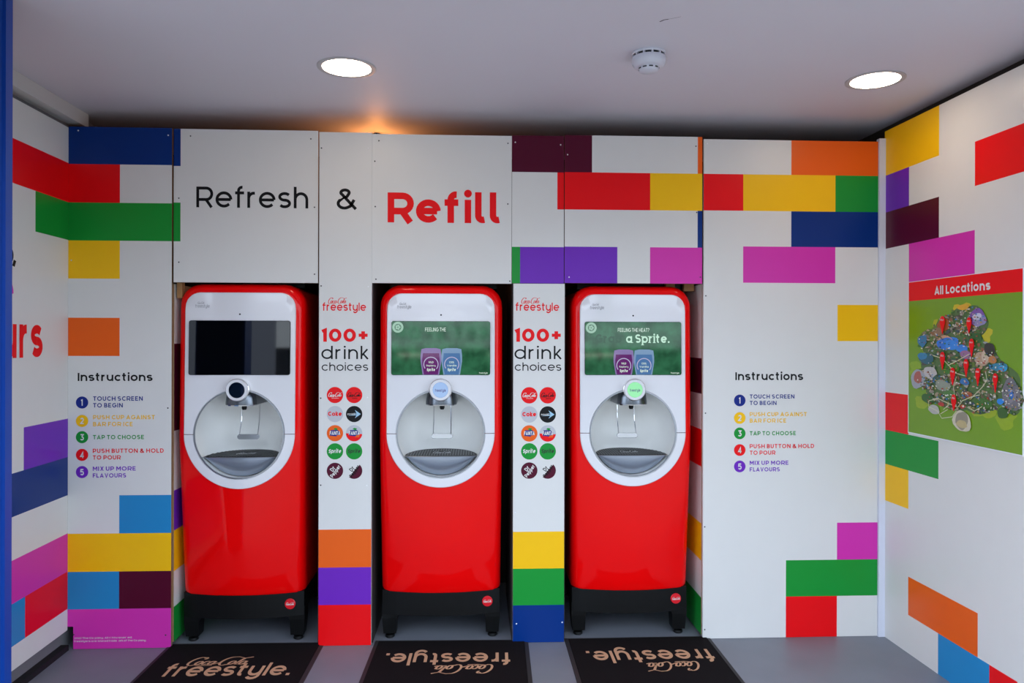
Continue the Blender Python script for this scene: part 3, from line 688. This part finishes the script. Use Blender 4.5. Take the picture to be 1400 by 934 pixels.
# drip tray
ZTRY = ZC-.128
def bowl_y(x, z):
    r = min(.999, math.hypot(x, z-ZC)/RC); t = math.acos(r**(1/.8)); return .004+DEP*math.sin(t)
hwt = math.sqrt((RC-.006)**2-(ZC-ZTRY)**2); nx = 28
xs = [-hwt+2*hwt*i/nx for i in range(nx+1)]
mb = MB(); mb.loft([[(x, -.002, ZTRY) for x in xs], [(x, -.002+(max(.001, bowl_y(x, ZTRY)-.012))*.5, ZTRY) for x in xs], [(x, max(-.001, bowl_y(x, ZTRY)-.01), ZTRY) for x in xs]], BLACK_PL, closed=False)
for i in range(26):
    x = -hwt*.92+2*hwt*.92*i/25
    yb = bowl_y(x, ZTRY)-.03
    if yb > .02:
        for a, b in (((.008, yb),) if abs(x) > .06 else ((.008, yb*.3), (yb*.62, yb))): mb.box(x-.0022, x+.0022, a, b, ZTRY+.0005, ZTRY+.004, mat('grille_grey', '55585C', rough=.35, metal=.6))
gr = mb.build('drip_grille', M1, deform=bul, normals=False)
TP = Plane((0, 0, ZTRY), (1, 0, 0), (0, 1, 0), (0, 0, 1))
mb = MB(); text_uv(mb, TP, '', -.055, .055, .09, .16, .13, STEEL, d=.003, script=True); mb.build('emblem', gr, deform=bul, normals=False)
mb = MB(); rows = []
for j in range(9):
    t = j/8; row = []
    for x in xs:
        zb = ZC-math.sqrt(max(0, (RC-.007)**2-min(x*x, (RC-.0071)**2)))
        z = ZTRY-.002+(zb-(ZTRY-.002))*t; row.append((x*.99, .003+.034*t**2.2, min(z, ZTRY-.001)))
    rows.append(row)
mb.loft(rows, mat('tray_front_metal', 'A8B2C0', rough=.3, metal=.8, var=.03), closed=False)
mb.build('drip_tray', M1, smooth=True, deform=bul, angle=60)
mb = MB(); mb.tube([(x, -.006, ZTRY) for x in xs], .002, STEEL, n=6); mb.build('tray_lip', M1, smooth=True, deform=bul)
# pouring head
def hood(z, k):
    P = [(-.088*k, .29), (-.086*k, .02)]
    for i in range(13):
        t = math.pi-math.pi*i/12; P.append((.086*k*math.cos(t), .02-.055*k*math.sin(t)))
    P += [(.086*k, .02), (.088*k, .29)]
    return [(x, y, z) for x, y in P]
mb = MB(); mb.loft([hood(1.352, 1), hood(1.365, 1.0), hood(1.385, .97), hood(1.41, .93), hood(1.425, .8)], DARKSTEEL, True, True); mb.build('pouring_hood', M1, smooth=True, angle=40)
mb = MB(); mb.loft([hood(1.347, .99), hood(1.3522, 1.015)], CHROME, True, True); mb.build('hood_lip', M1)
mb = MB(); mb.lathe([(.055, .02), (.058, -.03), (.0615, -.033), (.0615, -.060), (.057, -.068), (.044, -.068), (.043, -.064)], PLASTIC_WHITE, c=(0, 0, 1.438), axis='y', n=48)
dial = mb.build('dial', M1, smooth=True)
mb = MB(); mb.lathe([(.0632, .0), (.0632, -.055), (.060, -.057)], CHROME, c=(0, 0, 1.438), axis='y', n=48); mb.build('dial_ring', dial, smooth=True)
mb = MB(); mb.lathe([(.014, 0), (.014, -.022), (.01, -.03)], BLACK_PL, c=(.004, .06, 1.349), n=16, cap1=True); mb.build('nozzle', M1, smooth=True)
lever_y = .16
mb = MB()
mb.tube([(-.052, lever_y-.01, 1.16), (-.051, lever_y+.03, 1.25), (-.050, lever_y+.04, 1.345), (-.046, lever_y+.04, 1.36), (.046, lever_y+.04, 1.36), (.050, lever_y+.04, 1.345), (.051, lever_y+.03, 1.25), (.052, lever_y-.01, 1.16)], .0035, CHROME)
lv = mb.build('ice_lever', M1, smooth=True)
mb = MB()
L = []
for y, k in ((lever_y-.012, .9), (lever_y-.014, 1), (lever_y-.002, 1)):
    R_ = []
    for cx, a0 in ((.048, -90), (-.048, 90)):
        for i in range(9): t = math.radians(a0+180*i/8); R_.append((cx+.0145*k*math.cos(t)*1.0, y, 1.155+.0145*k*math.sin(t)))
    L.append(R_)
mb.loft(L[::1], mat('lever_pad', 'D0D4D8', rough=.15, metal=.7), True, True); mb.build('lever_bar', lv, smooth=True)
# black base with legs
BH = HW*.985
mb = MB(); xs2 = [-BH+2*BH*i/16 for i in range(17)]
mb.loft([[(x, y, z) for (y, z) in ((.006, .148), (.006, .285), (.10, .285), (.10, .148))] for x in xs2], BLACK_PL, True, True)
mb.box(-BH, BH, .10, .74, .18, .285, BLACK_PL); mb.build('base', M1, deform=bul)
for sx in (-1, 1):
    for y0 in (.083, .725):
        mb = MB(); a, b = sx*(BH-.004), sx*(BH-.088)
        mb.loft([[(a, y0, .2), (b-sx*.03, y0, .2), (b-sx*.03, y0+.09, .2), (a, y0+.09, .2)], [(a, y0, .15), (b-sx*.03, y0, .15), (b-sx*.03, y0+.09, .15), (a, y0+.09, .15)],
                 [(a, y0, .14), (b-sx*.008, y0, .14), (b-sx*.008, y0+.09, .14), (a, y0+.09, .14)], [(a, y0, .12), (b, y0, .12), (b, y0+.09, .12), (a, y0+.09, .12)], [(a-sx*.008, y0+.006, .03), (b+sx*.004, y0+.006, .03), (b+sx*.004, y0+.084, .03), (a-sx*.008, y0+.084, .03)]], BLACK_PL, True, True)
        lg = mb.build('leg', M1)
        mb = MB(); mb.lathe([(.024, .001), (.028, .006), (.026, .018), (.012, .022), (.012, .034)], BLACK_PL, c=((a+b)/2, y0+.034, 0), n=16, cap0=True, cap1=True); mb.build('foot', lg, smooth=True)
# small round maker's badge
BP = Plane((.265, .0485, .222), (1, 0, 0), (0, 0, 1), (0, -1, 0))
mb = MB(); mb.lathe([(.03, .0), (.03, -.004), (.0275, -.006)], mat('badge_red', 'D81424', rough=.3), c=(.265, .050, .222), axis='y', n=28, cap1=True); bd = mb.build('badge', M1, smooth=True)
mb = MB(); text_uv(mb, BP, '', -.024, .023, -.006, .009, .13, ink('white'), d=.006, script=True); mb.build('lettering', bd, normals=False)
# rear top cover and hose
mb = MB(); mb.box(-HW+.05, HW-.03, .16, .72, ZT-.01, ZT+.022, BLACK_PL); mb.build('top_cover', M1)
# camera dot and faint maker's lettering
FP = Plane((0, -.030, 0), (1, 0, 0), (0, 0, 1), (0, -1, 0))
def fp_def(v): return v
mb = MB(); mb.lathe([(.0048, .004), (.0048, -.0005), (.002, -.001)], BLACK_PL, c=(.0, -.0108, 1.857), axis='y', n=14, cap1=True); mb.build('sensor', M1)
GL = mat('pale_grey_print', '9C9CA2', rough=.4)
FQ = Plane((0, -.0022, 0), (1, 0, 0), (0, 0, 1), (0, -1, 0))
mb = MB(); text_uv(mb, FQ, 'freestyle', -.246, -.166, 1.893, 1.911, .14, GL, gap=.1); text_uv(mb, FQ, '', -.236, -.196, 1.914, 1.926, .12, GL, script=True)
def onf(v): x, y, z = bul(Vector((v.x, -.0150, v.z))); return Vector((x, y, z))
mb.build('lettering', M1, deform=onf, normals=False)
# ---- place the three
def place(px_c, y):
    q = Plane((0, y-.04, 0), (1,0,0), (0,0,1), (0,-1,0)); return q.uv(px_c, 590)[0]
YM = -.008
spots = [(328.9, 0), (602.3, 0), (865.8, 0)]
X1 = place(328.9, YM)-.014; X2 = place(602.3, YM); X3 = place(865.8, YM)+.004
M2 = dup(M1, (X2, YM, 0), 0, 'red drinks machine in the middle, its screen green with two tumblers and a short line')
M3 = dup(M1, (X3, YM, 0), 0, 'red drinks machine on the right, its green screen with large pale words and two tumblers')
M1.location = (X1, YM, 0)
for o_ in (M1, M2, M3): o_['group'] = 'drinks machines in the niches'
# screens
SX, SZ0, SZ1, SY = .277, 1.519, 1.822, -.030
def yz(z): return SY+(z-1.2)*.026
SP = Plane((0, SY, 0), (1,0,0), (0,0,1), (0,-1,0))
def glow(name, h, s=.6, rough=.06): return mat(name, '101214', rough=rough, emit=h, es=s*.8, var=.0, spec=.5)
def screen(par, M):
    mb = MB(); loops = []
    def rr(hx, z0, z1, r, y):
        P = []
        for cx, cz, a0 in ((hx-r, z1-r, 0), (-hx+r, z1-r, 90), (-hx+r, z0+r, 180), (hx-r, z0+r, 270)):
            for i in range(6): t = math.radians(a0+18*i); x, z = cx+r*math.cos(t), cz+r*math.sin(t); P.append((x, y+(z-1.2)*.026, z))
        return P
    mb.loft([rr(SX, SZ0, SZ1, .012, 0.0), rr(SX, SZ0, SZ1, .012, SY+.001), rr(SX-.001, SZ0+.001, SZ1-.001, .011, SY)], BLACK_PL)
    sc_ = mb.build('screen', par)
    mb = MB(); mb.face(rr(SX-.001, SZ0+.001, SZ1-.001, .011, SY-.0002)[::-1], M); mb.build('display', sc_, normals=False)
    return sc_
def S(fx, fy): return (-SX+2*SX*fx, SZ1-(SZ1-SZ0)*fy)
tilt = lambda v: Vector((v.x, v.y+(v.z-1.2)*.026, v.z))
OFF = mat('screen_off_glass', '05070C', rough=.03, var=0, spec=.7)
screen(M1, OFF)
GRN = bpy.data.materials.new('screen_green'); GRN.use_nodes = True; nt = GRN.node_tree; b = nt.nodes['Principled BSDF']
tc = nt.nodes.new('ShaderNodeTexCoord'); nz = nt.nodes.new('ShaderNodeTexNoise'); nz.inputs['Scale'].default_value = 16; nz.inputs['Detail'].default_value = 6
cr = nt.nodes.new('ShaderNodeValToRGB'); cr.color_ramp.elements[0].position = .3; cr.color_ramp.elements[0].color = lin('1C5234'); cr.color_ramp.elements[1].position = .75; cr.color_ramp.elements[1].color = lin('3E8860')
nt.links.new(tc.outputs['Object'], nz.inputs[0]); nt.links.new(nz.outputs[0], cr.inputs[0]); nt.links.new(cr.outputs[0], b.inputs['Emission Color'])
b.inputs['Emission Strength'].default_value = .42; b.inputs['Base Color'].default_value = lin('0A1A10'); b.inputs['Roughness'].default_value = .05
def content(par, kind):
    s = screen(par, GRN); mb = MB()
    def done(name):
        nonlocal mb
        mb.build(name, s, deform=tilt, normals=False); mb = MB()
    F = lambda pts, M, d=.0006: mb.face([SP.pt(*S(*p), d) for p in pts], M)
    WHT = glow('screen_white', 'DDF0E4', .75); PUR = glow('screen_purple', '7A2A86', .45); PUL = glow('screen_lilac', 'A08CCC', .5)
    BLU = glow('screen_blue', '5C8CC8', .5); BLL = glow('screen_pale_blue', '8CB0D8', .55); 
    # round green and white badge
    bx, bz = S(.065, .115)
    disc(mb, SP, bx, bz, .031, glow('screen_mint', 'A8D4BC', .6), d=.0007); disc(mb, SP, bx, bz, .019, glow('screen_sage', '5F8F78', .5), d=.0009)
    for k_ in range(5):
        t = k_*1.257; disc(mb, SP, bx+.009*math.cos(t), bz+.009*math.sin(t), .006, glow('screen_mint', 'A8D4BC', .6), d=.001, n=10)
    done('round_emblem')
    hl = 'FEELING THE HEAT?' if kind == 3 else 'FEELING THE'
    a, z = S(.34, .19); e = S(.665 if kind == 3 else .55, .12)
    text_uv(mb, SP, hl, a, e[0], z, e[1], .13, WHT, d=.0009)
    done('lettering')
    yb = 0 if kind == 2 else .02
    for cx, A_, B_, G_ in ((.40, PUL, PUR, 'Sprite'), (.61, BLL, BLU, 'Sprite')):
        yt = .52+yb; w0 = .105
        out = [(-w0*.92, yt), (-w0, yt+.12), (-w0, yt+.22), (-w0*.8, 1), (w0*.8, 1), (w0, yt+.22), (w0, yt+.12), (w0*.92, yt), (w0*.5, yt-.02), (-w0*.5, yt-.02)]
        F([(cx+x, min(y, .995)) for x, y in out][::-1], A_, .0008)
        F([(cx+x*.84, min(y*.9+.1*yt+.075, .99)) for x, y in out[:8]][::-1], B_, .0010)
        ox, oz = S(cx, .80+yb); r = .04
        ribbons(mb, [arc(ox, oz, r, r, -40, 215, 26)], .005, lambda x, y, z: SP.pt(x, y, .0012), glow('screen_rim', 'C9C4EA', .6))
        text_uv(mb, SP, 'WILD' if cx < .5 else 'COOL', ox-.014, ox+.014, oz+.006, oz+.017, .2, WHT, d=.0013)
        text_uv(mb, SP, 'Raspberry' if cx < .5 else 'Vanilla', ox-.026, ox+.026, oz-.012, oz-.002, .16, WHT, d=.0013)
        text_uv(mb, SP, 'Sprite', ox-.024, ox+.022, oz-.038, oz-.022, .26, WHT, d=.0013, slant=.2)
        done('tumbler_picture')
    if kind == 3:
        a = S(.425, .395); e = S(.875, .235)
        text_uv(mb, SP, 'a Sprite.', a[0], e[0], a[1], e[1], .2, glow('screen_pale_mint', 'BFE8D0', .75), d=.0009, gap=.15, serif=True)
        a = S(.11, .395); e = S(.38, .235)
        text_uv(mb, SP, 'Grab', a[0], e[0], a[1], e[1], .22, glow('screen_faded_green', '2C7850', .3), d=.0008, gap=.16, serif=True)
    a = S(.905, .985); e = S(.975, .955); text_uv(mb, SP, 'freestyle', a[0]-.01, e[0], a[1]+.003, e[1]+.003, .16, WHT, d=.0009)
    done('lettering')
content(M2, 2); content(M3, 3)
DP = Plane((0, -.064, 1.438), (1,0,0), (0,0,1), (0,-1,0))
for par, M, lab in ((M1, mat('dial_dark_glass', '0A1626', rough=.05, var=0), None), (M2, glow('dial_pale_blue', 'A4C4F4', .75), 1), (M3, glow('dial_pale_green', '9CF0B4', .8), 2)):
    dl = [c for c in par.children if c.name.startswith('dial')][0]
    mb = MB(); disc(mb, DP, 0, 0, .043, M, d=0.001, n=36); df = mb.build('dial_face', dl, normals=False)
    if lab:
        mb = MB(); text_uv(mb, DP, 'freestyle', -.03, .03, -.01, .006, .2, glow('dial_print', '7A70B8' if lab == 1 else '4CB878', .4), d=.0018); mb.build('lettering', dl, normals=False)

# ------------------------------------------------------------------ floor mats
CARP = mat('charcoal_carpet', '161315', rough=.95, var=.5, vs=260, bump=.6, bs=500, spec=.1)
RUB = mat('rubber_border', '262427', rough=.7, var=.1)
TAN = mat('tan_print', 'C49A78', rough=.9, var=.15, vs=200)
def floor_mat(tl, tr, bl, br, dep, label, tx, flip):
    a, b = FLOOR.px(*tl), FLOOR.px(*tr); c, d_ = FLOOR.px(*bl), FLOOR.px(*br)
    v = ((c-a).normalized()+(d_-b).normalized()).normalized(); ang = math.atan2(v.x, -v.y)
    e = (b-a).normalized(); ang2 = math.atan2(e.y, e.x); ang = (ang+ang2*1)/2
    U = Vector((math.cos(ang), math.sin(ang), 0)); V = Vector((-U.y, U.x, 0)); wd = (b-a).length
    top = (a+b)/2; P = Plane(top-V*dep/2, U, V, (0,0,1)); loc = P.O.copy()
    t = thing('floor_mat', label, 'mat', loc, group='floor mats in front of the machines')
    mb = MB(); h = wd/2; k = .022; g = dep/2
    R_ = lambda o, z: [P.pt(-h+o, -g+o, z), P.pt(h-o, -g+o, z), P.pt(h-o, g-o, z), P.pt(-h+o, g-o, z)]
    mb.loft([R_(0, .0008), R_(.003, .004), R_(k, .006), R_(k+.002, .004)], RUB, True, True); mb.build('rubber_border', t, loc)
    mb = MB(); mb.loft([R_(k, .0035), R_(k+.001, .0085), R_(k+.004, .0095)], CARP, False, True); mb.build('carpet', t, loc)
    x0, x1, yb, yc, sx0, sx1, syb, syc = tx
    ca, cb = FLOOR.px(x0, yb), FLOOR.px(x1, yb)
    def uv(x, y): p = FLOOR.px(x, y)-P.O; return p.dot(U), p.dot(V)
    mb = MB(); yy = (yb+yc)/2
    if not flip:
        text_uv(mb, P, 'freestyle.', uv(x0, yb)[0], uv(x1, yb)[0], uv((x0+x1)/2, yb)[1], uv((x0+x1)/2, yc)[1], .17, TAN, d=.0102, gap=.12)
        text_uv(mb, P, '', uv(sx0, syb)[0], uv(sx1, syb)[0], uv((sx0+sx1)/2, syb)[1], uv((sx0+sx1)/2, syc)[1], .11, TAN, d=.0102, script=True)
    else:
        for s_, X0, X1, YB, YC, w_, sc2 in (('freestyle.', x0, x1, yb, yc, .17, False), ('', sx0, sx1, syb, syc, .11, True)):
            u0, u1 = uv(X0, YB)[0], uv(X1, YB)[0]; v0, v1 = uv((X0+X1)/2, YB)[1], uv((X0+X1)/2, YC)[1]
            text_uv(mb, P, s_, u0, u1, v0, 2*v0-v1, w_, TAN, d=.0102, flip=True, script=sc2, gap=.12)
    mb.build('lettering', t, loc, normals=False)
floor_mat((234,880),(444,880),(183,934),(417,934), .80, 'black mat before the left machine with its tan lettering upright', (219,394,927,910,250,336,912.5,901.5), False)
floor_mat((513.5,876),(722,876),(497,934),(726.5,934), .80, 'black mat before the middle machine with its tan lettering upside down', (529,697,895.5,911.5,594,678,911.5,923.5), True)
floor_mat((771,873.5),(969,870.5),(787,934),(1022,934), .80, 'black mat before the right machine with its tan lettering upside down', (800,969.5,891.5,908,882,957,907.5,920), True)

# ------------------------------------------------------------------ ceiling fittings
def downlight(x, y, label, group):
    p = CEIL.px(x, y); t = thing('ceiling_light', label, 'light', p, group=group)
    D = .112*1.0
    mb = MB(); mb.lathe([(.137, -.0), (.137, -.003), (.130, -.005), (.118, -.0045), (.113, -.003)], mat('light_rim', 'B4B2B4', rough=.4), n=48); mb.build('rim', t, smooth=True)
    mb = MB(); mb.lathe([(.1135, -.0028), (.06, -.0036), (.001, -.0038)], mat('light_diffuser', 'FFFFFF', rough=.4, emit='FFE6C8', es=16, var=0), n=48); mb.build('diffuser', t, smooth=True)
    return t
downlight(474, 92.3, 'round lit ceiling light over the first machine, left of the smoke detector', 'recessed ceiling lights')
downlight(1196.5, 109.5, 'round lit ceiling light near the right wall', 'recessed ceiling lights')
p = CEIL.px(887, 72.5)
SDt = thing('smoke_detector', 'white round smoke detector hanging from the ceiling', 'detector', p)
WHP = mat('detector_white', 'CDCFDA', rough=.4, var=.02)
mb = MB(); mb.lathe([(.074, 0), (.075, -.006), (.072, -.012)], WHP, n=40); mb.build('mounting_plate', SDt, smooth=True)
mb = MB(); mb.lathe([(.062, -.010), (.062, -.024)], mat('detector_gap', '30343A'), n=32); mb.build('vent_band', SDt)
mb = MB()
for i in range(12):
    a = i*math.pi/6; c, s = math.cos(a), math.sin(a)
    mb.box(.058, .073, -.004, .004, -.026, -.010, WHP, fr=lambda x, y, z: (x*c-y*s, x*s+y*c, z))
mb.build('vent_rib', SDt)
mb = MB(); mb.lathe([(.074, -.022), (.076, -.028), (.075, -.045), (.068, -.058), (.060, -.063), (.046, -.065), (.043, -.078), (.036, -.084), (.001, -.086)], WHP, n=40); cap = mb.build('cover', SDt, smooth=True, angle=50)
mb = MB()
for i in range(10):
    a = 2*math.pi*(i+.5)/10
    L_ = []
    for h_ in (-.069, -.0745):
        L_.append([((.0462 if h_ > -.07 else .0455)*math.cos(a+k*.05), (.0462 if h_ > -.07 else .0455)*math.sin(a+k*.05), h_) for k in range(-4, 5)])
    mb.loft(L_, mat('detector_slot', '14161A'), closed=False)
mb.build('slots', cap, normals=False)
# warm bare bulb glowing in the cavity behind the boards
p = FRONT.px(508, 300); bl = Vector((p.x-.03, .43, EYE+1.14))
BT = thing('bare_bulb', 'warm bulb glowing in the gap behind the boards below the ceiling', 'bulb', bl)
mb = MB(); mb.lathe([(.002, -.045), (.02, -.04), (.03, -.015), (.026, .01), (.013, .03), (.013, .04)], mat('warm_bulb', 'FFD9A0', emit='FFA45A', es=55, var=0), n=20); mb.build('globe', BT, smooth=True)
mb = MB(); mb.lathe([(.014, .035), (.018, .07), (.02, .09), (.004, .095), (.004, CEILZ-bl.z)], BLACK_PL, n=16, cap1=True); mb.build('lamp_holder', BT, smooth=True)

# ------------------------------------------------------------------ outside, behind the viewpoint (seen in reflections)
PAVE = mat('pale_paving', '96928C', rough=.8, var=.1, vs=1.5)
mb = MB(); mb.box(-30, 30, -40, -1.55, -.14, -.005, PAVE); struct(mb.build('ground'))
FY = -20
SHP = thing('shop_building', 'shop opposite the alcove with a pale sign band reading Sweet Stop', 'building', (0, FY, 0))
mb = MB(); mb.box(-13, 13, FY-4, FY-1, -.004, 4.0, mat('shop_grey_wall', '8A8C92', rough=.8)); mb.build('wall', SHP, (0, FY, 0))
mb = MB(); top_ = []
for i in range(33):
    x = -7+14*i/32; top_.append((x, 3.35+.55*max(0, math.cos((x+.9)*.62))**1.0 if abs(x+.9) < 2.6 else 3.35))
mb.loft([[(x, FY, 2.5) for x, z in top_], [(x, FY, z) for x, z in top_], [(x, FY-.9, z) for x, z in top_], [(x, FY-.9, 2.5) for x, z in top_]], mat('sign_band', 'F2F2EE', rough=.6), closed=False)
mb.build('sign_band', SHP, (0, FY, 0), normals=True)
SG = Plane((0, FY+.02, 0), (-1, 0, 0), (0, 0, 1), (0, 1, 0))
mb = MB(); text_uv(mb, SG, 'SWEET STOP', -1.35, 2.6, 2.78, 3.15, .17, ink('black'), d=.01, gap=.3); mb.build('lettering', SHP, (0, FY, 0), normals=False)
mb = MB(); mb.box(-7, 7, FY-.95, FY-.9, 0, 2.5, mat('shop_interior', '15171A')); mb.build('shopfront', SHP, (0, FY, 0))
for x in (-5.2, -2.6, .4, 3.2):
    mb = MB(); mb.box(x, x+1.5, FY-.8, FY-.74, 2.26, 2.31, mat('tube_light', 'FFFFFF', emit='FFFDE8', es=5, var=0)); mb.build('tube_light', SHP, (0, FY, 0))
# leafy tree to the right of the shop
rnd = random.Random(2); tx_ = Vector((1.62, -9.5, 0))
TR = thing('tree', 'leafy tree outside the alcove behind the viewer', 'tree', tx_)
mb = MB(); mb.tube([(1.62, -9.5, 0), (1.65, -9.5, 1.3), (1.6, -9.5, 2.4)], .09, mat('bark', '4A3B2C', rough=.9), 10); mb.build('trunk', TR, tx_)
LF = mat('leaf_green', '5C8A20', rough=.6, var=.3, vs=4); mb = MB()
for i in range(1500):
    d_ = Vector((rnd.gauss(0, 1), rnd.gauss(0, 1), rnd.gauss(0, 1))).normalized()*rnd.uniform(.4, 1)**.5
    c = tx_+Vector((d_.x*.36, d_.y*.5, 2.7+d_.z*.8)); a = Vector((rnd.gauss(0,1), rnd.gauss(0,1), rnd.gauss(0,1))).normalized(); b_ = a.orthogonal().normalized()
    mb.face([c-a*.07, c+b_*.025, c+a*.07, c-b_*.025], LF)
o = mb.build('foliage', TR, tx_, normals=False); o['kind'] = 'stuff'

DR = thing('service_door', 'grey service door with a black pull handle outside the alcove', 'door', (-4.0, -9, 0))
mb = MB(); mb.box(-4.35, -3.5, -9.1, -9, 0, 4.2, mat('door_grey', '8C8E96', rough=.6)); mb.build('door_leaf', DR, (-4, -9, 0))
mb = MB(); mb.box(-4.22, -4.14, -9, -8.93, 2.0, 2.6, BLACK_PL); mb.build('handle', DR, (-4, -9, 0))

# scuffs on the ceiling paint near the smoke detector
SC = mat('scuff_grey', '4A4850', rough=.9)
mb = MB()
ribbons(mb, [[CEIL.uv(902, 29.5), CEIL.uv(908, 27), CEIL.uv(914, 26)]], .006, lambda a, b, z=0: CEIL.pt(a, b, .0006+z), SC)
ribbons(mb, [[CEIL.uv(914, 26), CEIL.uv(922, 24.5), CEIL.uv(931, 22.5)]], .002, lambda a, b, z=0: CEIL.pt(a, b, .0006+z), SC)
mb.build('scuff_mark', ceil, normals=False)
